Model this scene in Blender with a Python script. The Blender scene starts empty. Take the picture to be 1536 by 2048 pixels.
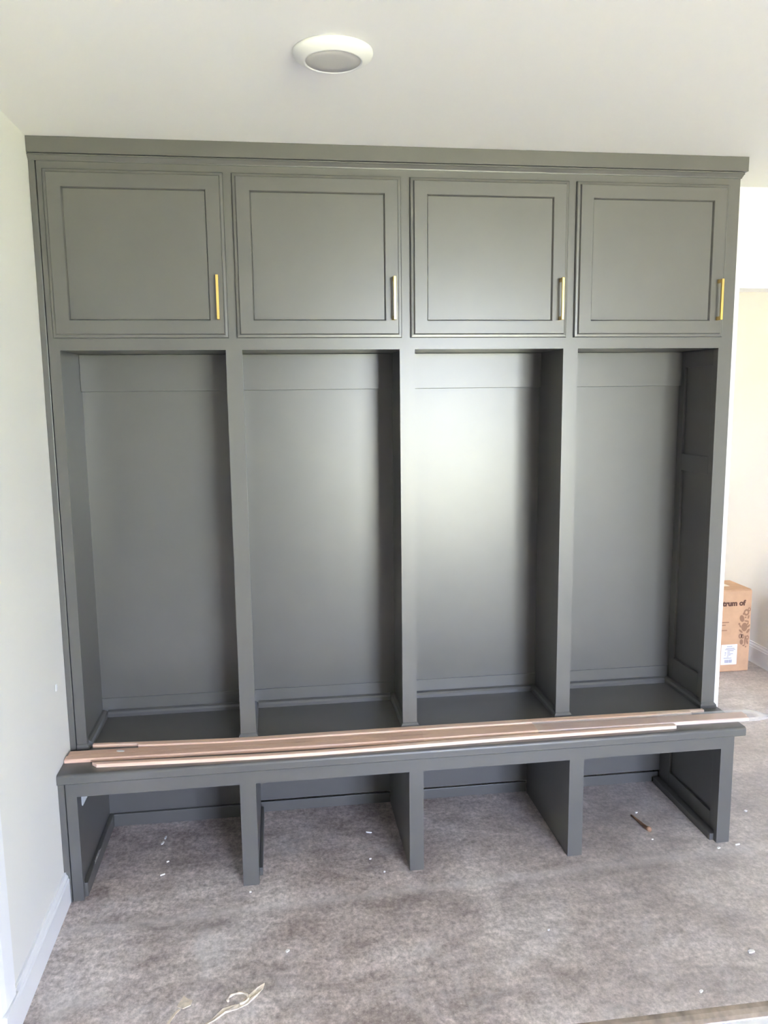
import bpy, bmesh, math, random
from mathutils import Vector, Matrix
random.seed(7)
S = bpy.context.scene
C = S.collection

# ---------------------------------------------------------------- camera
CAM = (0.7273, -2.7274, 1.6481)
RX, RY, RZ = -0.1467, 0.0114, -0.1341
cam = bpy.data.objects.new('camera', bpy.data.cameras.new('camera'))
C.objects.link(cam)
rot = Matrix.Rotation(RZ, 3, 'Z') @ Matrix.Rotation(RX, 3, 'X') @ Matrix.Rotation(RY, 3, 'Y')
right, fwd, up = rot.col[0], rot.col[1], rot.col[2]
m = Matrix((right, up, -fwd)).transposed().to_4x4()
m.translation = CAM
cam.matrix_world = m
cam.data.sensor_fit = 'HORIZONTAL'
cam.data.sensor_width = 36.0
cam.data.lens = 36.0 * 1603.8 / 1536.0
cam.data.clip_start = 0.05
S.camera = cam

# ---------------------------------------------------------------- sky, sun, exposure
SKY = (0.60, 0.70, 1.0)
SKY_STRENGTH = 9.5
w = bpy.data.worlds.new('sky')
S.world = w
w.use_nodes = True
w.node_tree.nodes['Background'].inputs['Color'].default_value = (*SKY, 1)
w.node_tree.nodes['Background'].inputs['Strength'].default_value = SKY_STRENGTH

sun = bpy.data.objects.new('sun', bpy.data.lights.new('sun', 'SUN'))
C.objects.link(sun)
sun.data.energy = 40.0
sun.data.angle = math.radians(0.6)
sun.data.color = (1.0, 0.93, 0.80)
sun.rotation_euler = Vector((0.20, -0.60, -0.77)).to_track_quat('-Z', 'Y').to_euler()

def portal(name, loc, rotation, sx, sy):
    l = bpy.data.lights.new(name, 'AREA')
    l.shape = 'RECTANGLE'; l.size = sx; l.size_y = sy
    l.cycles.is_portal = True
    o = bpy.data.objects.new(name, l); C.objects.link(o)
    o.location = loc; o.rotation_euler = rotation
# daylight portals in the glazed door behind the camera and in the window added to the next room
WX0, WX1, WZ0, WZ1, WY = 1.90, 3.70, 0.06, 2.30, -6.5
portal('window_portal', ((WX0 + WX1) / 2, WY, (WZ0 + WZ1) / 2), (math.radians(90), 0, 0), WX1 - WX0, WZ1 - WZ0)
portal('window_portal', (1.75, 3.2, 1.45), (math.radians(-90), 0, 0), 0.6, 0.5)

vs = S.view_settings
vs.view_transform = 'Standard'
vs.look = 'None'
vs.exposure = 2.72
vs.gamma = 1.0
vs.use_curve_mapping = False
S.cycles.adaptive_threshold = 0.025
S.cycles.max_bounces = 8
S.cycles.diffuse_bounces = 5

# ---------------------------------------------------------------- helpers
def nodes_of(mat):
    mat.use_nodes = True
    nt = mat.node_tree
    return nt, nt.nodes, nt.links, nt.nodes['Principled BSDF']

def plain(name, col, rough=0.5, metal=0.0, bump=0.0, scale=200.0, var=0.0, vscale=6.0, spec=0.5):
    mat = bpy.data.materials.new(name)
    nt, N, L, P = nodes_of(mat)
    P.inputs['Base Color'].default_value = (*col, 1)
    P.inputs['Roughness'].default_value = rough
    P.inputs['Metallic'].default_value = metal
    P.inputs['Specular IOR Level'].default_value = spec
    tc = N.new('ShaderNodeTexCoord')
    if var:
        n = N.new('ShaderNodeTexNoise'); n.inputs['Scale'].default_value = vscale; n.inputs['Detail'].default_value = 5
        L.new(tc.outputs['Object'], n.inputs['Vector'])
        r = N.new('ShaderNodeValToRGB')
        r.color_ramp.elements[0].position = 0.3; r.color_ramp.elements[1].position = 0.7
        r.color_ramp.elements[0].color = (*[c * (1 - var) for c in col], 1)
        r.color_ramp.elements[1].color = (*[min(1, c * (1 + var)) for c in col], 1)
        L.new(n.outputs['Fac'], r.inputs['Fac']); L.new(r.outputs['Color'], P.inputs['Base Color'])
    if bump:
        n = N.new('ShaderNodeTexNoise'); n.inputs['Scale'].default_value = scale; n.inputs['Detail'].default_value = 3
        L.new(tc.outputs['Object'], n.inputs['Vector'])
        b = N.new('ShaderNodeBump'); b.inputs['Strength'].default_value = bump; b.inputs['Distance'].default_value = 0.002
        L.new(n.outputs['Fac'], b.inputs['Height']); L.new(b.outputs['Normal'], P.inputs['Normal'])
    return mat

M = {}
M['paint'] = plain('dark_grey_satin_paint', (0.101, 0.097, 0.087), 0.32, bump=0.03, scale=120, var=0.03, vscale=9, spec=0.66)
M['wall'] = plain('warm_white_wall_paint', (0.80, 0.785, 0.735), 0.75, bump=0.05, scale=90)
M['dim_wall'] = plain('dimmed_unseen_wall', (0.36, 0.345, 0.32), 0.9)  # dark grey given to unseen walls to cut bounce light
M['ceiling'] = plain('ceiling_paint', (0.87, 0.85, 0.815), 0.85, bump=0.04, scale=90)
M['trim'] = plain('white_trim_paint', (0.86, 0.86, 0.86), 0.35)
M['white'] = plain('white_plastic', (0.82, 0.81, 0.77), 0.45)
M['lens'] = plain('frosted_lens', (0.55, 0.53, 0.50), 0.55)
M['brass'] = plain('brushed_brass', (0.85, 0.60, 0.20), 0.24, metal=1.0)
M['chip'] = plain('white_paint_chip', (0.85, 0.84, 0.80), 0.6)
M['spackle'] = plain('bright_spackle', (0.95, 0.95, 0.95), 0.6)
M['patch_white'] = plain('plain_patch_white', (0.78, 0.80, 0.80), 0.6)
M['scrape'] = plain('scraped_paint', (0.46, 0.44, 0.42), 0.6, var=0.3, vscale=60)
M['grass'] = plain('lawn_green', (0.24, 0.32, 0.09), 0.9, var=0.25, vscale=3)
M['patio'] = plain('patio_concrete', (0.59, 0.565, 0.33), 0.85, var=0.08, vscale=4)
M['card'] = plain('cardboard', (0.60, 0.37, 0.22), 0.8, bump=0.05, scale=60, var=0.06, vscale=20)
M['print'] = plain('brown_print_ink', (0.13, 0.06, 0.035), 0.8)
M['print2'] = plain('pale_brown_print_ink', (0.34, 0.19, 0.11), 0.8)
M['label'] = plain('white_paper', (0.88, 0.88, 0.90), 0.6)
M['ink'] = plain('grey_ink', (0.25, 0.25, 0.33), 0.7)
M['tape'] = plain('cream_tape', (0.82, 0.74, 0.60), 0.4)
M['stick'] = plain('brown_twig', (0.30, 0.17, 0.10), 0.8, var=0.3, vscale=40)
M['scrap'] = plain('torn_cream_paper', (0.72, 0.62, 0.50), 0.85, var=0.2, vscale=60)
M['glass'] = plain('clear_glass', (0.95, 0.97, 0.97), 0.02)

def wood(name, c1, c2, c3):
    mat = bpy.data.materials.new(name)
    nt, N, L, P = nodes_of(mat)
    tc = N.new('ShaderNodeTexCoord')
    mp = N.new('ShaderNodeMapping'); mp.inputs['Scale'].default_value = (3.0, 60, 60)
    L.new(tc.outputs['Object'], mp.inputs['Vector'])
    n = N.new('ShaderNodeTexNoise'); n.inputs['Scale'].default_value = 1.6; n.inputs['Detail'].default_value = 6
    L.new(mp.outputs['Vector'], n.inputs['Vector'])
    r = N.new('ShaderNodeValToRGB'); e = r.color_ramp.elements
    e[0].position = 0.3; e[0].color = (*c1, 1); e[1].position = 0.7; e[1].color = (*c2, 1)
    L.new(n.outputs['Fac'], r.inputs['Fac'])
    # finger-jointed lengths: blocks along x with a slightly different tone
    sep = N.new('ShaderNodeSeparateXYZ'); L.new(tc.outputs['Object'], sep.inputs[0])
    mul = N.new('ShaderNodeMath'); mul.operation = 'MULTIPLY'; mul.inputs[1].default_value = 2.3
    fl = N.new('ShaderNodeMath'); fl.operation = 'FLOOR'
    L.new(sep.outputs['X'], mul.inputs[0]); L.new(mul.outputs[0], fl.inputs[0])
    wn = N.new('ShaderNodeTexWhiteNoise'); wn.noise_dimensions = '1D'; L.new(fl.outputs[0], wn.inputs['W'])
    mx = N.new('ShaderNodeMix'); mx.data_type = 'RGBA'
    sc = N.new('ShaderNodeMath'); sc.operation = 'MULTIPLY'; sc.inputs[1].default_value = 0.55
    L.new(wn.outputs['Value'], sc.inputs[0]); L.new(sc.outputs[0], mx.inputs['Factor'])
    L.new(r.outputs['Color'], mx.inputs['A']); mx.inputs['B'].default_value = (*c3, 1)
    L.new(mx.outputs['Result'], P.inputs['Base Color'])
    P.inputs['Roughness'].default_value = 0.6
    return mat
M['pine'] = wood('raw_pine', (0.84, 0.53, 0.39), (0.90, 0.66, 0.52), (0.93, 0.78, 0.65))
M['brownwood'] = wood('tan_wood', (0.68, 0.43, 0.31), (0.79, 0.54, 0.41), (0.90, 0.67, 0.54))

OX, OY = 4.35 / 2, (3.2 - 0.918 - 0.026) / 2      # centre of the floor slab
SEAM = (-0.335 - OY) + 0.045 * OX
def floor_material():
    mat = bpy.data.materials.new('dusty_floor')
    nt, N, L, P = nodes_of(mat)
    tc = N.new('ShaderNodeTexCoord')
    def noise(scale, detail=6, rough=0.6, stretch=None, dist=0.0):
        n = N.new('ShaderNodeTexNoise'); n.inputs['Scale'].default_value = scale
        n.inputs['Detail'].default_value = detail; n.inputs['Roughness'].default_value = rough
        n.inputs['Distortion'].default_value = dist
        if stretch:
            mp = N.new('ShaderNodeMapping'); mp.inputs['Scale'].default_value = stretch
            L.new(tc.outputs['Object'], mp.inputs['Vector']); L.new(mp.outputs['Vector'], n.inputs['Vector'])
        else:
            L.new(tc.outputs['Object'], n.inputs['Vector'])
        return n
    def ramp(fac, stops):
        r = N.new('ShaderNodeValToRGB')
        e = r.color_ramp.elements
        while len(e) < len(stops): e.new(0.5)
        for k, (p, c) in enumerate(stops): e[k].position = p; e[k].color = (*c, 1)
        L.new(fac, r.inputs['Fac']); return r
    def mix(a, b, fac, mode='MIX'):
        x = N.new('ShaderNodeMix'); x.data_type = 'RGBA'; x.blend_type = mode
        if isinstance(fac, float): x.inputs['Factor'].default_value = fac
        else: L.new(fac, x.inputs['Factor'])
        for s, v in (('A', a), ('B', b)):
            if isinstance(v, tuple): x.inputs[s].default_value = (*v, 1)
            else: L.new(v, x.inputs[s])
        return x.outputs['Result']
    big = ramp(noise(1.6, 7, 0.60, dist=0.5).outputs['Fac'], [(0.34, (0.37, 0.318, 0.295)), (0.5, (0.50, 0.440, 0.414)), (0.68, (0.61, 0.563, 0.54))])
    fine = ramp(noise(62, 9, 0.80, (1.0, 0.8, 1)).outputs['Fac'], [(0.37, (0.58, 0.555, 0.54)), (0.50, (0.99, 0.97, 0.96)), (0.63, (1.46, 1.45, 1.45))])
    mid = ramp(noise(9, 10, 0.70, (0.75, 1.25, 1), 0.4).outputs['Fac'], [(0.36, (0.72, 0.68, 0.66)), (0.5, (1, 0.99, 0.98)), (0.64, (1.24, 1.23, 1.23))])
    col = mix(big.outputs['Color'], fine.outputs['Color'], 0.9, 'MULTIPLY')
    col = mix(col, mid.outputs['Color'], 1.0, 'MULTIPLY')
    # dark trodden-in dirt and pale plaster dust
    dirt = ramp(noise(2.7, 10, 0.74, (0.7, 2.0, 1), 0.5).outputs['Fac'], [(0.52, (0, 0, 0)), (0.66, (1, 1, 1))])
    col = mix(col, (0.20, 0.165, 0.155), mix((0., 0., 0.), dirt.outputs['Color'], 0.50))
    dust = ramp(noise(4.0, 10, 0.78, (1.3, 0.9, 1), 0.6).outputs['Fac'], [(0.53, (0, 0, 0)), (0.68, (1, 1, 1))])
    col = mix(col, (0.68, 0.65, 0.645), mix((0., 0., 0.), dust.outputs['Color'], 0.45))
    grit = ramp(noise(150, 2, 0.5).outputs['Fac'], [(0.71, (0, 0, 0)), (0.76, (1, 1, 1))])
    col = mix(col, (0.82, 0.80, 0.78), mix((0., 0., 0.), grit.outputs['Color'], 0.7))
    # scuffed seam running just in front of the bench
    sp = N.new('ShaderNodeSeparateXYZ'); L.new(tc.outputs['Object'], sp.inputs[0])
    def math_(op, a, b=None):
        q = N.new('ShaderNodeMath'); q.operation = op
        for k, v in enumerate((a, b)):
            if v is None: continue
            if isinstance(v, (int, float)): q.inputs[k].default_value = v
            else: L.new(v, q.inputs[k])
        return q.outputs[0]
    wob = math_('MULTIPLY', math_('SUBTRACT', noise(3.0, 6, 0.6).outputs['Fac'], 0.5), 0.05)
    # object origin of the slab sits at its centre: SEAM is given relative to it
    d = math_('ADD', math_('SUBTRACT', math_('ADD', sp.outputs['Y'], math_('MULTIPLY', sp.outputs['X'], -0.045)), SEAM), wob)
    pale = ramp(math_('ABSOLUTE', d), [(0.0, (1, 1, 1)), (0.035, (0, 0, 0))])
    col = mix(col, (0.62, 0.585, 0.575), mix((0., 0., 0.), pale.outputs['Color'], 0.35))
    dk = ramp(math_('MULTIPLY', d, -1.0), [(0.0, (0, 0, 0)), (0.03, (1, 1, 1)), (0.16, (0, 0, 0))])
    dkn = ramp(noise(4.5, 8, 0.7, (0.6, 1.6, 1)).outputs['Fac'], [(0.46, (0, 0, 0)), (0.62, (1, 1, 1))])
    col = mix(col, (0.19, 0.155, 0.145), mix((0., 0., 0.), mix(dk.outputs['Color'], dkn.outputs['Color'], 1.0, 'MULTIPLY'), 0.45))
    # floor colour grows paler towards the right-hand side of the room
    sep = N.new('ShaderNodeSeparateXYZ'); L.new(tc.outputs['Object'], sep.inputs[0])
    mr = N.new('ShaderNodeMapRange'); mr.inputs['From Min'].default_value = 1.0 - OX; mr.inputs['From Max'].default_value = 2.9 - OX
    mr.inputs['To Min'].default_value = 0.0; mr.inputs['To Max'].default_value = 0.42
    L.new(sep.outputs['X'], mr.inputs['Value'])
    col = mix(col, (0.62, 0.605, 0.60), mr.outputs['Result'])
    L.new(col, P.inputs['Base Color'])
    P.inputs['Roughness'].default_value = 0.72
    b = N.new('ShaderNodeBump'); b.inputs['Strength'].default_value = 0.25; b.inputs['Distance'].default_value = 0.003
    n = noise(85, 5, 0.65); L.new(n.outputs['Fac'], b.inputs['Height']); L.new(b.outputs['Normal'], P.inputs['Normal'])
    return mat
M['floor'] = floor_material()
M['edge'] = plain('brown_slab_edge', (0.22, 0.17, 0.12), 0.85, var=0.35, vscale=25, bump=0.3, scale=60)

def film_material():
    mat = bpy.data.materials.new('clear_plastic_film')
    mat.use_nodes = True
    nt = mat.node_tree; N = nt.nodes; L = nt.links
    for n in list(N):
        if n.type != 'OUTPUT_MATERIAL': N.remove(n)
    out = [n for n in N if n.type == 'OUTPUT_MATERIAL'][0]
    t = N.new('ShaderNodeBsdfTransparent'); t.inputs['Color'].default_value = (0.96, 0.96, 0.96, 1)
    g = N.new('ShaderNodeBsdfGlossy'); g.inputs['Roughness'].default_value = 0.22
    d = N.new('ShaderNodeBsdfDiffuse'); d.inputs['Color'].default_value = (0.95, 0.95, 0.95, 1)
    a = N.new('ShaderNodeMixShader'); a.inputs[0].default_value = 0.85
    L.new(g.outputs[0], a.inputs[1]); L.new(d.outputs[0], a.inputs[2])
    mx = N.new('ShaderNodeMixShader')
    mx.inputs[0].default_value = 0.27; L.new(t.outputs[0], mx.inputs[1]); L.new(a.outputs[0], mx.inputs[2])
    L.new(mx.outputs[0], out.inputs['Surface'])
    return mat
M['film'] = film_material()

# --- mesh builders, all in world coordinates -------------------------------
def bx(bm, x0, x1, y0, y1, z0, z1, bevel=0.0):
    vs_ = [bm.verts.new((x, y, z)) for x in (x0, x1) for y in (y0, y1) for z in (z0, z1)]
    q = [(0, 1, 3, 2), (4, 6, 7, 5), (0, 4, 5, 1), (2, 3, 7, 6), (0, 2, 6, 4), (1, 5, 7, 3)]
    fs = [bm.faces.new([vs_[i] for i in f]) for f in q]
    if bevel:
        es = list({e for f in fs for e in f.edges})
        bmesh.ops.bevel(bm, geom=es, offset=bevel, segments=2, profile=0.5, affect='EDGES', clamp_overlap=True)
    return bm

def prism(bm, pts, axis, a0, a1):
    """extrude a 2D outline along an axis: 'x' takes (y,z), 'y' takes (x,z), 'z' takes (x,y)"""
    def P(p, a):
        return {'x': (a, p[0], p[1]), 'y': (p[0], a, p[1]), 'z': (p[0], p[1], a)}[axis]
    A = [bm.verts.new(P(p, a0)) for p in pts]; B = [bm.verts.new(P(p, a1)) for p in pts]
    n = len(pts)
    bm.faces.new(A); bm.faces.new(B[::-1])
    for i in range(n):
        j = (i + 1) % n
        bm.faces.new((A[i], B[i], B[j], A[j]))
    return bm

def lathe(bm, prof, cx, cy, seg=64):
    rings = []
    for r, z in prof:
        if r < 1e-6: rings.append([bm.verts.new((cx, cy, z))])
        else: rings.append([bm.verts.new((cx + r * math.cos(2 * math.pi * k / seg), cy + r * math.sin(2 * math.pi * k / seg), z)) for k in range(seg)])
    for a, b in zip(rings, rings[1:]):
        for k in range(seg):
            k2 = (k + 1) % seg
            if len(a) == 1 and len(b) > 1: bm.faces.new((a[0], b[k], b[k2]))
            elif len(b) == 1 and len(a) > 1: bm.faces.new((a[k], b[0], a[k2]))
            elif len(a) > 1: bm.faces.new((a[k], b[k], b[k2], a[k2]))
    return bm

def obj(name, bm, mat, parent=None, smooth=False):
    bmesh.ops.recalc_face_normals(bm, faces=bm.faces[:])
    off = Vector((0, 0, 0))
    p = parent
    while p is not None:
        off += Vector(p.location); p = p.parent
    if parent is None:
        # origin at the base centre of the thing
        xs = [v.co.x for v in bm.verts]; ys = [v.co.y for v in bm.verts]; zs = [v.co.z for v in bm.verts]
        loc = Vector(((min(xs) + max(xs)) / 2, (min(ys) + max(ys)) / 2, min(zs)))
        off = loc
    else:
        loc = Vector((0, 0, 0))
    for v in bm.verts: v.co -= off
    me = bpy.data.meshes.new(name)
    bm.to_mesh(me); bm.free()
    me.materials.append(M[mat] if isinstance(mat, str) else mat)
    if smooth:
        for f in me.polygons: f.use_smooth = True
    o = bpy.data.objects.new(name, me)
    C.objects.link(o)
    o.location = loc
    if parent is not None: o.parent = parent
    return o

def box(name, x0, x1, y0, y1, z0, z1, mat, parent=None, bevel=0.0):
    return obj(name, bx(bmesh.new(), x0, x1, y0, y1, z0, z1, bevel), mat, parent)

def thing(name, loc, label, cat, group=None):
    o = bpy.data.objects.new(name, None)
    o.empty_display_size = 0.1
    C.objects.link(o); o.location = loc
    return tag(o, label, cat, group)

def tag(o, label=None, cat=None, group=None, kind=None):
    for k, v in (('label', label), ('category', cat), ('group', group), ('kind', kind)):
        if v: o[k] = v
    return o

def struct(name, bm, mat, label, cat):
    return tag(obj(name, bm, mat), label, cat, None, 'structure')

# ---------------------------------------------------------------- the room
H = 2.44
YB = 0.373          # face of the wall behind the lockers
XR = 4.35           # right end of the mud room
YF = -6.5           # wall behind the camera
EDGE = -0.918       # where the dusty floor stops
FX0, FX1 = 2.590, 3.50   # cased opening
FZ = 2.052

bm = bmesh.new()    # dusty slab with a rolled front edge
pts = [(3.2, 0.0), (3.2, -0.03), (EDGE - 0.024, -0.03), (EDGE - 0.026, -0.022), (EDGE - 0.022, -0.012), (EDGE - 0.012, -0.004), (EDGE, 0.0)]
prism(bm, pts, 'x', -0.12, XR + 0.12)
fl = struct('floor', bm, 'floor', 'dusty grey-brown floor with trodden dirt and plaster dust', 'floor')
for p in fl.data.polygons:
    if p.normal.y < -0.3: p.material_index = 1
fl.data.materials.append(M['edge'])
bm = bmesh.new(); bx(bm, -0.12, XR + 0.12, YF - 0.12, EDGE - 0.0262, -0.10, -0.040)
struct('floor_front', bm, 'floor', 'lower floor in front of the rolled edge of the dusty floor', 'floor')
bm = bmesh.new(); bx(bm, 0.0, XR, EDGE - 0.40, EDGE - 0.0270, -0.040, -0.026)
struct('trim_3', bm, 'trim', 'white board along the rolled edge of the dusty floor at lower right', 'threshold')
bm = bmesh.new(); bx(bm, -0.3, XR + 0.3, YF - 0.35, 3.4, H, H + 0.25)
struct('ceiling', bm, 'ceiling', 'flat off-white painted ceiling above the lockers', 'ceiling')

# left wall with a doorway near the camera
bm = bmesh.new()
bx(bm, -0.12, 0, -0.82, YB + 0.12, -0.03, H)
bx(bm, -0.12, 0, -1.64, -0.82, 2.06, H)
wl = struct('wall_left', bm, 'wall', 'warm white left wall beside the lockers', 'wall')
bm = bmesh.new(); prism(bm, [(-0.122, 0.706), (-0.106, 0.703), (-0.105, 0.713), (-0.100, 0.7155), (-0.105, 0.719), (-0.106, 0.7255), (-0.120, 0.727)], 'x', -0.001, 0.0012)
tag(obj('spackle_patch', bm, 'spackle', wl), 'small bright white spackle patch')

bm = bmesh.new(); bx(bm, -0.12, 0, YF, -1.64, -0.06, H)
struct('wall_left_rear', bm, 'dim_wall', 'unseen left wall behind the viewer, greyed to cut bounce light', 'wall')

# back wall with the cased opening
bm = bmesh.new()
bx(bm, -0.12, FX0 - 0.015, YB, YB + 0.12, -0.03, H)
bx(bm, FX1 + 0.015, XR + 0.12, YB, YB + 0.12, -0.03, H)
bx(bm, FX0 - 0.015, FX1 + 0.015, YB, YB + 0.12, FZ + 0.015, H)
struct('wall_back', bm, 'wall', 'warm white wall behind the lockers and over the cased opening', 'wall')
tr = tag(bpy.data.objects.new('trim_1', None), 'white casing around the opening to the next room', 'casing', None, 'structure')
C.objects.link(tr); tr.location = ((FX0 + FX1) / 2, YB, 0)
def casing_profile(inner, outer, y):
    s = 1 if outer > inner else -1
    return [(inner, y), (inner, y - 0.012), (inner + s * 0.012, y - 0.014), (inner + s * 0.016, y - 0.018), (outer - s * 0.004, y - 0.021), (outer, y - 0.018), (outer, y)]
bm = bmesh.new(); prism(bm, casing_profile(FX0 + 0.002, FX0 - 0.088, YB), 'z', 0, FZ - 0.002); obj('casing_leg', bm, 'trim', tr)
bm = bmesh.new(); prism(bm, casing_profile(FX1 - 0.002, FX1 + 0.088, YB), 'z', 0, FZ - 0.002); obj('casing_leg', bm, 'trim', tr)
bm = bmesh.new(); prism(bm, [(y, z) for z, y in casing_profile(FZ - 0.002, FZ + 0.088, YB)], 'x', FX0 - 0.095, FX1 + 0.095); obj('casing_head', bm, 'trim', tr)
box('jamb', FX0 - 0.015, FX0, YB, YB + 0.12, 0, FZ, 'trim', tr)
box('jamb', FX1, FX1 + 0.015, YB, YB + 0.12, 0, FZ, 'trim', tr)
box('head_jamb', FX0 - 0.015, FX1 + 0.015, YB, YB + 0.12, FZ, FZ + 0.015, 'trim', tr)

bm = bmesh.new(); bx(bm, XR, XR + 0.12, YF, YB, -0.08, H)
struct('wall_right', bm, 'dim_wall', 'unseen right wall of the mud room, greyed to cut bounce light', 'wall')
bm = bmesh.new()
bx(bm, -0.12, WX0, YF - 0.12, YF, -0.08, H)
bx(bm, WX1, XR + 0.12, YF - 0.12, YF, -0.08, H)
bx(bm, WX0, WX1, YF - 0.12, YF, WZ1, H)
bx(bm, WX0, WX1, YF - 0.12, YF, -0.08, WZ0)
struct('wall_front', bm, 'dim_wall', 'unseen wall with the wide glazed door, greyed to cut bounce light', 'wall')
win = tag(bpy.data.objects.new('window_1', None), 'wide white framed patio door behind the viewer', 'window', None, 'structure')
C.objects.link(win); win.location = ((WX0 + WX1) / 2, YF - 0.06, WZ0)
for a, b in ((WX0, WX0 + 0.06), ((WX0 + WX1) / 2 - 0.04, (WX0 + WX1) / 2 + 0.04), (WX1 - 0.06, WX1)):
    box('window_frame', a, b, YF - 0.09, YF - 0.04, WZ0, WZ1, 'trim', win)
for a, b in ((WZ0, WZ0 + 0.06), (WZ1 - 0.06, WZ1)):
    box('window_frame', WX0 + 0.06, WX1 - 0.06, YF - 0.089, YF - 0.041, a, b, 'trim', win)
# next room
XN = 3.585
bm = bmesh.new(); bx(bm, XN, XN + 0.12, YB + 0.12, 3.2, -0.03, H)
struct('wall_far_right', bm, 'wall', 'pale wall of the next room seen through the opening', 'wall')
bm = bmesh.new()
bx(bm, 1.0, 1.45, 3.2, 3.32, -0.03, H); bx(bm, 2.05, XN + 0.12, 3.2, 3.32, -0.03, H)
bx(bm, 1.45, 2.05, 3.2, 3.32, -0.03, 1.2); bx(bm, 1.45, 2.05, 3.2, 3.32, 1.7, H)
struct('wall_far', bm, 'wall', 'far wall of the next room', 'wall')
bm = bmesh.new(); bx(bm, 0.88, 1.0, YB + 0.12, 3.32, -0.03, H)
struct('wall_far_left', bm, 'wall', 'left wall of the next room hidden behind the lockers', 'wall')
win = tag(bpy.data.objects.new('added_window', None), 'unseen white framed window added to light the next room', 'window', None, 'structure')
C.objects.link(win); win.location = (1.75, 3.26, 1.2)  # unseen window, added so daylight brightens the next room
for a in ((1.45, 1.49, 1.2, 1.7), (2.01, 2.05, 1.2, 1.7), (1.49, 2.01, 1.2, 1.24), (1.49, 2.01, 1.66, 1.7), (1.73, 1.77, 1.24, 1.66)):
    box('window_frame', a[0], a[1], 3.23, 3.29, a[2], a[3], 'trim', win)
# ground outside
bm = bmesh.new(); bx(bm, -40, 45, -60, YF - 0.13, -0.35, -0.2)
struct('ground', bm, 'grass', 'green lawn outside the patio door', 'ground')
bm = bmesh.new(); bx(bm, -3, 9, -48, YF - 0.131, -0.2, -0.12)
struct('driveway', bm, 'patio', 'pale concrete driveway outside the glazed door', 'driveway')
bm = bmesh.new(); bx(bm, -40, 45, 3.33, 40, -0.35, -0.2)  # unseen pale ground, added to bounce warm light through that window
struct('ground_far', bm, 'patio', 'pale yard outside the next room', 'ground')

# baseboards
def base_prof(x, s, h=0.108):
    t = 0.0155
    return [(x, 0), (x + s * t, 0), (x + s * t, h * 0.76), (x + s * t * 0.80, h * 0.80), (x + s * t * 0.80, h * 0.86), (x + s * t * 0.42, h * 0.93), (x + s * t * 0.42, h), (x, h)]
bm = bmesh.new(); prism(bm, base_prof(0.0, 1), 'y', -0.728, -0.1785)
struct('baseboard_left', bm, 'trim', 'white baseboard along the left wall running into the bench', 'baseboard')
bm = bmesh.new(); prism(bm, base_prof(XN, -1, 0.125), 'y', YB + 0.12, 3.2)
struct('baseboard_far_right', bm, 'trim', 'white baseboard on the far wall behind the cardboard box', 'baseboard')
# left doorway: casing and closed door
tr = tag(bpy.data.objects.new('trim_2', None), 'white door casing at the left edge of the picture', 'casing', None, 'structure')
C.objects.link(tr); tr.location = (0, -0.78, 0)
bm = bmesh.new(); prism(bm, [(0, -0.735), (0.017, -0.737), (0.020, -0.742), (0.016, -0.80), (0.012, -0.823), (0, -0.823)], 'z', 0.121, 2.14); obj('casing_leg', bm, 'trim', tr)
box('plinth_block', 0, 0.024, -0.828, -0.730, 0, 0.12, 'trim', tr, 0.002)
bm = bmesh.new(); prism(bm, [(0, -1.637), (0.012, -1.637), (0.016, -1.66), (0.020, -1.718), (0.017, -1.723), (0, -1.725)], 'z', -0.02, 2.14); obj('casing_leg', bm, 'trim', tr)
box('casing_head', 0, 0.020, -1.637, -0.823, 2.05, 2.14, 'trim', tr)
d1 = tag(bpy.data.objects.new('door_1', None), 'white panel door in the left wall near the viewer', 'door', None, 'structure')
C.objects.link(d1); d1.location = (-0.06, -1.23, 0)
box('door_slab', -0.08, -0.045, -1.635, -0.825, 0.005, 2.055, 'trim', d1)
for z0, z1 in ((0.25, 0.95), (1.10, 1.90)):
    bm = bmesh.new()
    for y0, y1 in ((-1.53, -1.27), (-1.19, -0.93)): bx(bm, -0.046, -0.040, y0, y1, z0, z1, 0.002)
    obj('raised_panel', bm, 'trim', d1)

# ---------------------------------------------------------------- lockers
ZS, ZT, D = 0.4476, 1.7953, 0.2985
XB = [(0.0560, 0.5768), (0.6301, 1.1552), (1.2071, 1.7302), (1.7831, 2.3060)]
XO = 2.3576
LK = thing('locker_cabinet', (XO / 2, 0.15, ZS), 'dark grey four-bay mudroom locker cabinet with overhead doors and open cubbies', 'locker cabinet')
FT = 0.02   # frame thickness
ZR = 2.400
stiles = [(0.0223, XB[0][0])] + [(XB[i][1], XB[i + 1][0]) for i in range(3)] + [(XB[3][1], XO)]
for a, b in stiles: box('stile', a, b, 0, FT, ZS, ZR, 'paint', LK)
for a, b in XB:
    box('rail', a, b, 0, FT, ZT, 1.850, 'paint', LK)
    box('rail', a, b, 0, FT, 2.330, ZR, 'paint', LK)
bm = bmesh.new(); bx(bm, 0.0005, 0.0198, -0.0045, 0.02, ZS, 2.372, 0.0015)
tag(obj('filler_strip', bm, 'paint', LK), 'narrow filler strip scribed to the wall')
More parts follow.
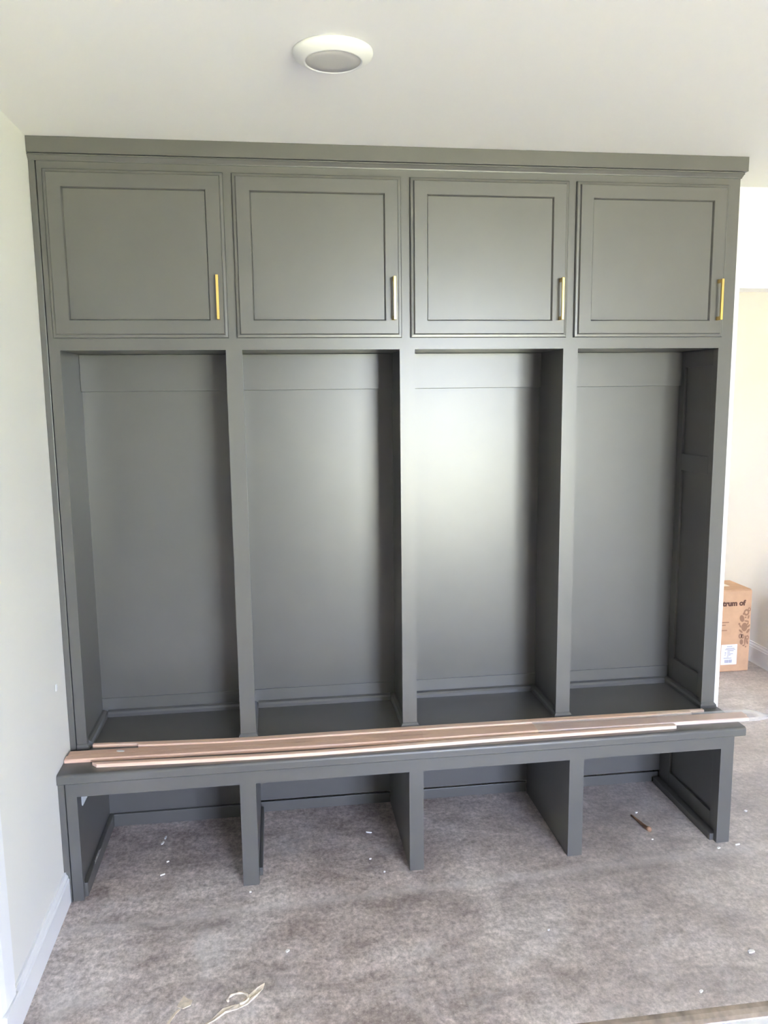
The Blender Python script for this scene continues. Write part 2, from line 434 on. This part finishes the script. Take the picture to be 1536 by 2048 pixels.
# carcass
box('side_panel', 0.0225, 0.0487, FT, D, ZS, ZR, 'paint', LK)
box('side_panel', 2.3315, XO - 0.0005, FT, YB - 0.001, ZS, ZR, 'paint', LK)
for a, b in stiles[1:4]:
    c = (a + b) / 2
    box('divider', c - 0.009, c + 0.009, FT, D, ZS, ZR, 'paint', LK)
inner = [0.0487] + [v for a, b in stiles[1:4] for v in ((a + b) / 2 - 0.009, (a + b) / 2 + 0.009)] + [2.3315]
bays = [(inner[2 * i], inner[2 * i + 1]) for i in range(4)]
for k, (a, b) in enumerate(bays):
    box('cabinet_floor', a, b, FT, D, ZT + 0.001, ZT + 0.02, 'paint', LK)
    box('back_panel', a, b, D, D + 0.012, ZS, ZR, 'paint', LK)
    hb = b if k < 3 else 2.3315
    box('hook_rail', a, hb, D - 0.018, D, 1.665, ZT, 'paint', LK, 0.0015)
    rb = b if k < 3 else 2.3214
    box('base_board', a, rb, D - 0.0045, D, ZS, 0.516, 'paint', LK, 0.001)
    sh = [(D - 0.0045, ZS), (D - 0.0225, ZS), (D - 0.0225, ZS + 0.012), (D - 0.018, ZS + 0.0195), (D - 0.010, ZS + 0.0235), (D - 0.0045, ZS + 0.0235)]
    bm = bmesh.new(); prism(bm, sh, 'x', a + 0.0215, rb - 0.0215); obj('shoe_molding', bm, 'paint', LK)
    for s, x in ((1, a), (-1, rb)):
        sh = [(x, ZS), (x + s * 0.0215, ZS), (x + s * 0.0215, ZS + 0.012), (x + s * 0.0165, ZS + 0.0195), (x + s * 0.0075, ZS + 0.0235), (x, ZS + 0.0235)]
        bm = bmesh.new(); prism(bm, sh, 'y', FT, D - 0.005); obj('shoe_molding', bm, 'paint', LK)
# shaker framing on the right end panel
E0, E1 = 2.3214, 2.3315
for y0, y1, z0, z1 in ((0.258, D - 0.0002, ZS, ZT), (FT, 0.060, ZS, ZT), (0.060, 0.258, 1.735, ZT), (0.060, 0.258, 1.335, 1.400), (0.060, 0.258, ZS, 0.560)):
    box('panel_frame', E0, E1, y0, y1, z0, z1, 'paint', LK, 0.0012)
# plinth caps round the foot of each stile
for i, (a, b) in enumerate(stiles):
    a0 = a - 0.006 if i else a + 0.0005
    e = 0.0075
    bm = bmesh.new()
    zz = [(0.0, ZS), (0.0, ZS + 0.012), (0.0045, ZS + 0.019), (0.0072, ZS + 0.0205)]
    rings = []
    for ins, z in zz:
        x0, x1 = a0 + (ins if i else 0), b + 0.0065 - ins
        rings.append([bm.verts.new(p) for p in ((x0, -e + ins, z), (x1, -e + ins, z), (x1, FT, z), (x0, FT, z))])
    for r0, r1 in zip(rings, rings[1:]):
        for k in range(4): bm.faces.new((r0[k], r0[(k + 1) % 4], r1[(k + 1) % 4], r1[k]))
    bm.faces.new(rings[0]); bm.faces.new(rings[-1])
    obj('plinth_cap', bm, 'paint', LK)
# crown: flat frieze and a stepped bead beneath it
XC, ZC = 2.3759, 2.3919
bm = bmesh.new(); bx(bm, 0.0005, XC, -0.0176, 0.02, ZC, H - 0.0005, 0.001); bx(bm, XO + 0.0005, XC - 0.0005, 0.02, YB - 0.001, ZC, H - 0.0005)
obj('crown_frieze', bm, 'paint', LK)
bm = bmesh.new()
prof = [(0.0, 2.3715), (-0.004, 2.3715), (-0.0050, 2.3745), (-0.0125, 2.3845), (-0.0145, 2.3855), (-0.0145, 2.3895), (-0.0110, ZC), (0.0, ZC)]
prism(bm, prof, 'x', 0.0005, XO)
prism(bm, [(XO - p[0], p[1]) for p in prof], 'y', -0.002, YB - 0.002)
obj('crown_bead', bm, 'paint', LK)
box('top_panel', 0.0225, XO, FT, D + 0.012, ZR, H - 0.001, 'paint', LK)
# doors
DOORS = [(0.0400, 0.5895), (0.6160, 1.1620), (1.1920, 1.7360), (1.7640, 2.3110)]
DZ0, DZ1 = 1.833, 2.348
def door(x0, x1):
    loops = [(0, -0.0006), (0, -0.0085), (0.0025, -0.0115), (0.0095, -0.0120), (0.0115, -0.0135), (0.0120, -0.0195), (0.0135, -0.0210),
             (0.0545, -0.0210), (0.0560, -0.0200), (0.0590, -0.0120), (0.0590, -0.0105)]
    bm = bmesh.new(); R = []
    for ins, y in loops:
        R.append([bm.verts.new(p) for p in ((x0 + ins, y, DZ0 + ins), (x1 - ins, y, DZ0 + ins), (x1 - ins, y, DZ1 - ins), (x0 + ins, y, DZ1 - ins))])
    for a, b in zip(R, R[1:]):
        for k in range(4): bm.faces.new((a[k], a[(k + 1) % 4], b[(k + 1) % 4], b[k]))
    bm.faces.new(R[0]); bm.faces.new(R[-1])
    d = obj('door', bm, 'paint', LK)
    box('door_panel', x0 + 0.0592, x1 - 0.0592, -0.0125, -0.0106, DZ0 + 0.0592, DZ1 - 0.0592, 'paint', d)
    hx = x1 - 0.029
    bm = bmesh.new()
    bx(bm, hx - 0.0042, hx + 0.0042, -0.0530, -0.0445, 1.889, 2.028, 0.0008)
    for z in (1.889, 2.0155): bx(bm, hx - 0.0042, hx + 0.0042, -0.0450, -0.0205, z, z + 0.0125, 0.0006)
    h = obj('handle', bm, 'brass', d)
    tag(h, 'brass bar pull')
for a, b in DOORS: door(a, b)

# ---------------------------------------------------------------- bench
SX, SF, ZB, ZA, BF = 2.3734, -0.1911, 0.4138, 0.3655, -0.1769
PB = [(0.0563, 0.5762), (0.6293, 1.1486), (1.1979, 1.7205), (1.7732, 2.2892)]
PO = 2.3387
BN = thing('bench', (SX / 2, 0.05, 0), 'dark grey built-in bench with four open shoe bays under the lockers', 'bench')
bm = bmesh.new()
prism(bm, [(SF + 0.004, ZB), (SF, ZB + 0.004), *[(SF + 0.010 * (1 - math.cos(t * math.pi / 12)), ZS - 0.010 * (1 - math.sin(t * math.pi / 12))) for t in range(7)], (D + 0.012, ZS), (D + 0.012, ZB)], 'x', 0.0005, SX)
obj('seat', bm, 'paint', BN)
box('apron', 0.0223, PO, BF, BF + 0.02, ZA, ZB, 'paint', BN)
posts = [(0.0223, PB[0][0])] + [(PB[i][1], PB[i + 1][0]) for i in range(3)] + [(PB[3][1], PO)]
for a, b in posts: box('post', a, b, BF, BF + 0.02, 0.0005, ZA, 'paint', BN)
bm = bmesh.new(); prism(bm, [(0.0005, 0.1085), (0.007, 0.1085), (0.0165, 0.088), (0.0165, 0.0005), (0.0200, 0.0005), (0.0200, ZB), (0.0005, ZB)], 'y', BF - 0.005, BF + 0.02)
tag(obj('filler_strip', bm, 'paint', BN), 'narrow filler strip notched over the baseboard')
box('side_panel', 0.0223, 0.0500, BF + 0.02, D, 0.0005, ZB, 'paint', BN)
for a, b in posts[1:4]: box('divider', a, b, BF + 0.02, D, 0.0005, ZB, 'paint', BN)
box('side_panel', 2.3120, PO - 0.0003, BF + 0.02, YB - 0.001, 0.0005, ZB, 'paint', BN)
for y0, y1, z0, z1 in ((0.212, D - 0.0002, 0.0005, ZB), (BF + 0.02, -0.105, 0.0005, ZB), (-0.105, 0.212, 0.0005, 0.085), (-0.105, 0.212, 0.345, ZB)):
    box('panel_frame', 2.3020, 2.3120, y0, y1, z0, z1, 'paint', BN, 0.0012)
lo = [0.0500] + [v for p in posts[1:4] for v in p] + [2.3020]
for k in range(4):
    a, b = lo[2 * k], lo[2 * k + 1]
    if k == 0:
        box('back_panel', a, b, D - 0.002, D + 0.012, 0.0005, ZB, 'paint', BN)
        box('base_strip', a + 0.016, b, D - 0.016, D - 0.002, 0.0005, 0.050, 'paint', BN, 0.002)
    else:
        box('back_panel', a, b, D - 0.002, D + 0.012, 0.055, ZB, 'paint', BN)
        box('base_strip', a, b, D + 0.007, D + 0.014, 0.0005, 0.042, 'paint', BN, 0.001)
sl = box('base_strip', 0.0500, 0.0660, BF + 0.02, D - 0.002, 0.0005, 0.050, 'paint', BN, 0.002)
bm = bmesh.new(); prism(bm, [(-0.045, 0.0490), (-0.010, 0.0475), (0.030, 0.0478), (0.052, 0.0492), (0.030, 0.0510), (-0.020, 0.0510)], 'x', 0.0610, 0.0666)
tag(obj('scraped_paint', bm, 'scrape', sl), 'pale scrape on the top edge of the dark strip')
box('base_strip', 2.2740, 2.3020, BF + 0.02, D - 0.004, 0.0005, 0.026, 'paint', BN, 0.002)
box('base_strip', posts[1][1], posts[1][1] + 0.012, BF + 0.05, D - 0.006, 0.0005, 0.030, 'paint', BN, 0.002)
bm = bmesh.new(); prism(bm, [(-0.098, 0.364), (-0.098, 0.295), (-0.090, 0.289), (0.010, 0.286), (0.010, 0.364)], 'x', 0.0495, 0.0508)  # thin white piece laid on the left end panel
tag(obj('white_patch', bm, 'patch_white', BN), 'white patch at the top of the end panel')

# ---------------------------------------------------------------- loose wood strips on the seat
def strip(name, pts, wdt, hgt, z, mat, label, mitre=0.0, cat='wood strip', group='loose wood strips on the bench seat', parent=None, round_=0.0):
    """a bar following a gently bowed centre line (x,y); section with eased top edges"""
    bm = bmesh.new()
    r = min(round_ or 0.002, hgt * 0.45)
    sec = [(-wdt / 2, 0), (-wdt / 2, hgt - r), (-wdt / 2 + r, hgt), (wdt / 2 - r, hgt), (wdt / 2, hgt - r), (wdt / 2, 0)]
    P = [Vector(p) for p in pts]
    # smooth the centre line
    C2 = []
    for i in range(len(P) - 1):
        p0 = P[max(i - 1, 0)]; p1 = P[i]; p2 = P[i + 1]; p3 = P[min(i + 2, len(P) - 1)]
        for k in range(6):
            t = k / 6
            C2.append(0.5 * ((2 * p1) + (p2 - p0) * t + (2 * p0 - 5 * p1 + 4 * p2 - p3) * t * t + (3 * p1 - p0 - 3 * p2 + p3) * t ** 3))
    C2.append(P[-1])
    rings = []
    for i, c in enumerate(C2):
        mt = mitre if i == 0 else 0.0
        rings.append([bm.verts.new((c.x - mt * s[0] / wdt, c.y + s[0], z + s[1])) for s in sec])
    n = len(sec)
    for a, b in zip(rings, rings[1:]):
        for k in range(n): bm.faces.new((a[k], a[(k + 1) % n], b[(k + 1) % n], b[k]))
    bm.faces.new(rings[0]); bm.faces.new(rings[-1])
    o = obj(name, bm, mat, parent)
    if parent is None: tag(o, label, cat, group)
    return o
ZW = ZS + 0.0004
strip('wood_strip', [(0.0715, 0.0185), (0.35, -0.003), (0.60, -0.0168), (0.90, -0.0180), (1.50, -0.0225), (2.295, -0.034)], 0.017, 0.010, ZW, 'pine', 'rearmost thin pine strip on the seat, its end nearest the locker stiles')
strip('wood_strip', [(0.229, -0.0130), (0.40, -0.0255), (0.60, -0.0358), (0.90, -0.0368), (1.50, -0.0420), (2.235, -0.0525)], 0.017, 0.0125, ZW, 'pine', 'second thin pine strip from the lockers, starting right of the rear one')
strip('trim_board', [(0.006, -0.0425), (0.85, -0.0660), (1.50, -0.0755), (1.95, -0.0840), (2.425, -0.0930)], 0.037, 0.009, ZW, 'brownwood', 'tan trim board partly under plastic film, rear one of the pair touching the left wall', cat='wood board', round_=0.005)
strip('trim_board', [(0.004, -0.0835), (0.85, -0.1060), (1.50, -0.1085), (1.95, -0.1155), (2.415, -0.1235)], 0.034, 0.012, ZW, 'brownwood', 'tan trim board partly under plastic film, front one of the pair touching the left wall', cat='wood board', round_=0.003)
strip('wood_strip', [(0.108, -0.1375), (0.50, -0.1560), (0.85, -0.1640), (1.50, -0.1540), (2.122, -0.1520)], 0.021, 0.011, ZW, 'pine', 'frontmost pale pine strip along the seat edge with a mitred left end', mitre=0.018)
# plastic film sleeve over the two boards, sticking out past their right ends
bm = bmesh.new()
st = []
cl = [(1.62, -0.0935, 0.078, 0.0135), (1.80, -0.0960, 0.078, 0.0140), (1.95, -0.0985, 0.078, 0.0136), (2.10, -0.1015, 0.077, 0.0142), (2.25, -0.1040, 0.079, 0.0140), (2.36, -0.1060, 0.080, 0.0142),
      (2.425, -0.1075, 0.080, 0.0146), (2.445, -0.1070, 0.076, 0.0165), (2.465, -0.108, 0.064, 0.0150), (2.482, -0.114, 0.046, 0.0120), (2.497, -0.122, 0.024, 0.0080), (2.508, -0.130, 0.005, 0.0050)]
prof = [(-1.0, 0.06), (-0.99, 0.55), (-0.965, 0.97), (-0.8, 1.0), (-0.5, 1.0), (-0.2, 1.0), (0.1, 1.0), (0.4, 1.0), (0.7, 1.0), (0.965, 0.97), (0.99, 0.55), (1.0, 0.06)]
for i, (x, y, wd, hg) in enumerate(cl):
    free = i > 6
    row = []
    for t, hz in prof:
        zz = hg * hz + (random.uniform(-0.0022, 0.0022) if free else random.uniform(0, 0.0006))
        row.append(bm.verts.new((x + (random.uniform(-.003, .003) if free else 0), y + t * wd / 2, ZS + zz)))
    st.append(row)
for a, b in zip(st, st[1:]):
    for k in range(len(prof) - 1): bm.faces.new((a[k], b[k], b[k + 1], a[k + 1]))
o = obj('plastic_sleeve', bm, 'film')
tag(o, 'clear plastic sleeve over the right ends of the tan boards, its tip past the bench', 'plastic sleeve')

def chip(x, y, z, l, wd, a, h=0.003, name='paint_chip', mat='chip'):
    bm = bmesh.new()
    c, s = math.cos(a), math.sin(a)
    out = [(-0.5, -0.3), (-0.2, -0.5), (0.45, -0.35), (0.5, 0.2), (0.1, 0.5), (-0.4, 0.35)]
    out = [(p * l * random.uniform(.8, 1.1), q * wd * random.uniform(.8, 1.1)) for p, q in out]
    prism(bm, [(x + p * c - q * s, y + p * s + q * c) for p, q in out], 'z', z, z + h)
    return obj(name, bm, mat)
tag(chip(0.176, -0.0535, ZS + 0.0095, 0.026, 0.011, -0.35, 0.002), 'white paint flake lying on the tan trim board', 'paint flake')

# ---------------------------------------------------------------- floor debris
for x, y, l, wd, a, lab in (
        (0.267, 0.134, .022, .008, 1.2, 'lower of the two upright white paint chips at the back of the leftmost bay'),
        (0.273, 0.171, .020, .007, 1.4, 'upper of the two upright white paint chips at the back of the leftmost bay'),
        (0.302, 0.009, .011, .006, .3, 'tiny white paint crumb in the middle of the leftmost bay floor'),
        (0.295, -0.069, .020, .006, .5, 'slanted white paint sliver at the front of the leftmost bay'),
        (1.035, 0.090, .022, .006, -.4, 'thin white sliver at the back of the second bay from the left'),
        (1.02, -0.085, .009, .006, .3, 'white crumb in the second bay from the left, near the middle post'),
        (1.06, -0.17, .008, .006, 0, 'white crumb at the mouth of the second bay, left of the middle post'),
        (0.60, -0.215, .008, .006, 0, 'white speck just in front of the leftmost free-standing bench post'),
        (0.718, -0.524, .015, .010, .6, 'white paint chip on the open floor above the curled torn paper'),
        (2.095, 0.071, .011, .008, .3, 'small white chip beyond the thin end of the brown stick'),
        (2.07, -0.12, .008, .005, 0, 'white speck on the floor in front of the brown stick'),
        (2.525, 0.015, .014, .011, .4, 'white chip on the floor to the right of the bench end'),
        (2.28, -0.21, .014, .009, .3, 'left one of two white chips at the foot of the rightmost bench post'),
        (2.36, -0.20, .020, .007, .1, 'right one of two white chips at the foot of the rightmost bench post'),
        (1.52, -0.55, .008, .005, .3, 'lone white speck in the middle of the open floor'),
        (2.079, -0.733, .024, .013, .2, 'largest white paint chip near the right edge of the floor'),
        (1.85, -0.86, .014, .008, .5, 'white paint chip closest to the rolled front edge of the floor')):
    tag(chip(x, y, 0.0003, l, wd, a, 0.0035), lab, 'paint chip', 'white paint chips on the floor')
# little brown stick under the right-hand bay
bm = bmesh.new()
path = [(2.066, 0.052, .0030), (2.069, 0.028, .0042), (2.073, 0.0, .0050), (2.077, -0.030, .0058), (2.080, -0.050, .0066), (2.081, -0.058, .0090), (2.083, -0.066, .0095), (2.084, -0.071, .0060)]
rg = []
for x, y, r in path:
    rg.append([bm.verts.new((x + r * math.cos(k * math.pi / 4), y, 0.0004 + r + r * math.sin(k * math.pi / 4))) for k in range(8)])
for a, b in zip(rg, rg[1:]):
    for k in range(8): bm.faces.new((a[k], a[(k + 1) % 8], b[(k + 1) % 8], b[k]))
bm.faces.new(rg[0]); bm.faces.new(rg[-1])
tag(obj('wood_stick', bm, 'stick', None, True), 'short brown stick with a knobbed end on the floor under the bench', 'stick')
# torn curls of cream paper near the viewer
def scrap(name, out, label, lift):
    bm = bmesh.new()
    n = len(out); cx = sum(p[0] for p in out) / n; cy = sum(p[1] for p in out) / n
    top = [bm.verts.new((x, y, 0.0012 + lift * (k % 3) / 2)) for k, (x, y) in enumerate(out)]
    bot = [bm.verts.new((x, y, 0.0003)) for x, y in out]
    ct = bm.verts.new((cx, cy, 0.002)); cb = bm.verts.new((cx, cy, 0.0003))
    for k in range(n):
        j = (k + 1) % n
        bm.faces.new((top[k], top[j], ct)); bm.faces.new((bot[j], bot[k], cb)); bm.faces.new((bot[k], bot[j], top[j], top[k]))
    return tag(obj(name, bm, 'scrap'), label, 'paper scrap')
scrap('torn_paper', [(0.415, -0.700), (0.432, -0.712), (0.452, -0.703), (0.456, -0.683), (0.441, -0.676), (0.430, -0.664), (0.424, -0.678)], 'small star-shaped cream paper scrap stuck to the floor at lower left', 0.002)
big = scrap('torn_paper', [(0.488, -0.782), (0.520, -0.768), (0.548, -0.745), (0.578, -0.735), (0.606, -0.722), (0.628, -0.698), (0.648, -0.668), (0.652, -0.650), (0.632, -0.668), (0.622, -0.688), (0.606, -0.698), (0.598, -0.708),
                     (0.586, -0.716), (0.560, -0.722), (0.540, -0.734), (0.515, -0.758)], 'curled torn cream paper edge peeling up from the floor', 0.006)
# the lip that has rolled over into an open curl
bm = bmesh.new(); rg = []
for k in range(19):
    t = math.radians(200 - k * 15.5)
    cx, cy = 0.580 + 0.028 * math.cos(t), -0.700 + 0.020 * math.sin(t)
    r = 0.0035 + 0.0012 * math.sin(k * 1.9)
    ux, uy = math.cos(t), math.sin(t)
    rg.append([bm.verts.new((cx + ux * r * math.cos(q * math.pi / 3), cy + uy * r * math.cos(q * math.pi / 3), 0.0045 + r * math.sin(q * math.pi / 3))) for q in range(6)])
for p, q in zip(rg, rg[1:]):
    for k in range(6): bm.faces.new((p[k], p[(k + 1) % 6], q[(k + 1) % 6], q[k]))
bm.faces.new(rg[0]); bm.faces.new(rg[-1])
tag(obj('curled_lip', bm, 'scrap', big, True), 'rolled-over curl of the torn paper')
scrap('torn_paper', [(0.395, -0.760), (0.402, -0.760), (0.416, -0.728), (0.428, -0.712), (0.421, -0.712), (0.408, -0.730)], 'thin cream paper sliver trailing from the star-shaped scrap', 0.001)

# ---------------------------------------------------------------- ceiling light
LX, LY = 0.890, -0.718
CL = thing('ceiling_light', (LX, LY, H - 0.03), 'round white disc light switched off on the ceiling', 'ceiling light')
bm = bmesh.new(); lathe(bm, [(0.0, H - 0.0005), (0.0935, H - 0.0005), (0.0945, H - 0.004), (0.092, H - 0.010), (0.082, H - 0.017), (0.070, H - 0.0225), (0.0665, H - 0.0235), (0.0655, H - 0.021), (0.0, H - 0.021)], LX, LY)
obj('trim_ring', bm, 'white', CL, True)
bm = bmesh.new(); lathe(bm, [(0.0, H - 0.0225), (0.040, H - 0.0222), (0.0648, H - 0.0212), (0.0648, H - 0.0205), (0.0, H - 0.0205)], LX, LY)
obj('lens', bm, 'lens', CL, True)

# ---------------------------------------------------------------- cardboard box in the next room
BX0, BX1, BY0, BY1, BZ = 3.070, 3.462, 1.500, 1.740, 0.492
CB = thing('cardboard_box', ((BX0 + BX1) / 2, (BY0 + BY1) / 2, 0), 'tall printed cardboard box standing by the far wall', 'box')
box('box_body', BX0, BX1, BY0, BY1, 0.0008, BZ, 'card', CB, 0.007)
box('top_flap', BX0 + 0.006, BX1 - 0.006, BY0 + 0.006, (BY0 + BY1) / 2 - 0.001, BZ - 0.0002, BZ + 0.0035, 'card', CB)
box('top_flap', BX0 + 0.006, BX1 - 0.006, (BY0 + BY1) / 2 + 0.001, BY1 - 0.006, BZ - 0.0002, BZ + 0.0035, 'card', CB)
box('packing_tape', BX0 + 0.012, BX1 - 0.09, (BY0 + BY1) / 2 - 0.028, (BY0 + BY1) / 2 + 0.028, BZ + 0.0036, BZ + 0.0044, 'tape', CB)
fc = bpy.data.curves.new('lettering', 'FONT'); fc.body = 'trum of'; fc.size = 0.058; fc.extrude = 0.0004; fc.offset = 0.0030
fo = bpy.data.objects.new('lettering_source', fc); C.objects.link(fo)
bpy.context.view_layer.update()
me = bpy.data.meshes.new_from_object(fo.evaluated_get(bpy.context.evaluated_depsgraph_get()))
bpy.data.objects.remove(fo)
xs = [v.co.x for v in me.vertices]; k = 0.146 / (max(xs) - min(xs)); x_min = min(xs)
cbl = Vector(CB.location)
for v in me.vertices:
    p = Vector((3.277 + (v.co.x - x_min) * k, BY0 - 0.0006 + v.co.z * 0.5, 0.402 + v.co.y * k * 0.95)); v.co = p - cbl
me.materials.append(M['print'])
o = bpy.data.objects.new('lettering', me); C.objects.link(o); o.parent = CB
tag(o, 'dark brown printed words trum of')
lb = box('shipping_label', 3.284, 3.383, BY0 - 0.0012, BY0, 0.046, 0.168, 'label', CB)
bm = bmesh.new()
for z, x0, x1 in ((0.155, 3.318, 3.352), (0.143, 3.312, 3.366), (0.136, 3.306, 3.372), (0.128, 3.322, 3.362), (0.119, 3.306, 3.316), (0.119, 3.322, 3.340), (0.111, 3.306, 3.316), (0.111, 3.322, 3.358), (0.103, 3.306, 3.312), (0.103, 3.322, 3.345), (0.092, 3.320, 3.332), (0.084, 3.300, 3.350)):
    bx(bm, x0, x1, BY0 - 0.0016, BY0 - 0.0012, z, z + 0.0032)
obj('small_print', bm, 'ink', lb)
bm = bmesh.new(); x = 3.308
while x < 3.352:
    wd = random.choice((0.0012, 0.002, 0.003)); bx(bm, x, x + wd, BY0 - 0.0016, BY0 - 0.0012, 0.057, 0.076); x += wd + random.choice((0.0012, 0.002))
obj('barcode', bm, 'ink', lb)
for z, x0, x1 in ((0.300, 3.280, 3.324), (0.284, 3.280, 3.304), (0.252, 3.274, 3.314)): box('printed_line', x0, x1, BY0 - 0.0006, BY0 + 0.0002, z, z + 0.0055, 'print2', CB)
bm = bmesh.new()
def dot(cx, cz, rx, rz, a=0.0, ring=False):
    n = 14; c, s = math.cos(a), math.sin(a)
    P = lambda f, t: (cx + f * rx * math.cos(t) * c - f * rz * math.sin(t) * s, cz + f * rx * math.cos(t) * s + f * rz * math.sin(t) * c)
    y = BY0 - 0.0006
    o_ = [bm.verts.new((P(1, 2 * math.pi * k / n)[0], y, P(1, 2 * math.pi * k / n)[1])) for k in range(n)]
    if ring:
        i_ = [bm.verts.new((P(.45, 2 * math.pi * k / n)[0], y, P(.45, 2 * math.pi * k / n)[1])) for k in range(n)]
        for k in range(n): bm.faces.new((o_[k], o_[(k + 1) % n], i_[(k + 1) % n], i_[k]))
    else: bm.faces.new(o_)
for a in ((3.424, .358, .015, .017, 0, True), (3.406, .350, .004, .006), (3.441, .376, .007, .010, .3, True), (3.398, .322, .012, .018, .3), (3.420, .328, .005, .004), (3.438, .330, .004, .010, -.2),
          (3.428, .305, .013, .004, -.2), (3.416, .270, .016, .022, 0, True), (3.416, .270, .007, .011), (3.383, .290, .005, .006, .4), (3.390, .276, .004, .009, .6), (3.394, .246, .013, .005, -.7), (3.442, .275, .005, .010, -.7),
          (3.440, .245, .006, .013, -.6), (3.436, .290, .004, .008, -.5), (3.394, .216, .010, .013, 0, True), (3.408, .214, .008, .012, .2, True), (3.402, .180, .009, .014, .1), (3.424, .190, .004, .026), (3.437, .205, .009, .012, 0, True),
          (3.438, .178, .005, .012, .3), (3.416, .158, .006, .004), (3.430, .150, .004, .004)):
    a = list(a); a[0] += 0.006; a[2] *= 1.2; a[3] *= 1.2
    dot(*a)
obj('printed_ornament', bm, 'print2', CB)
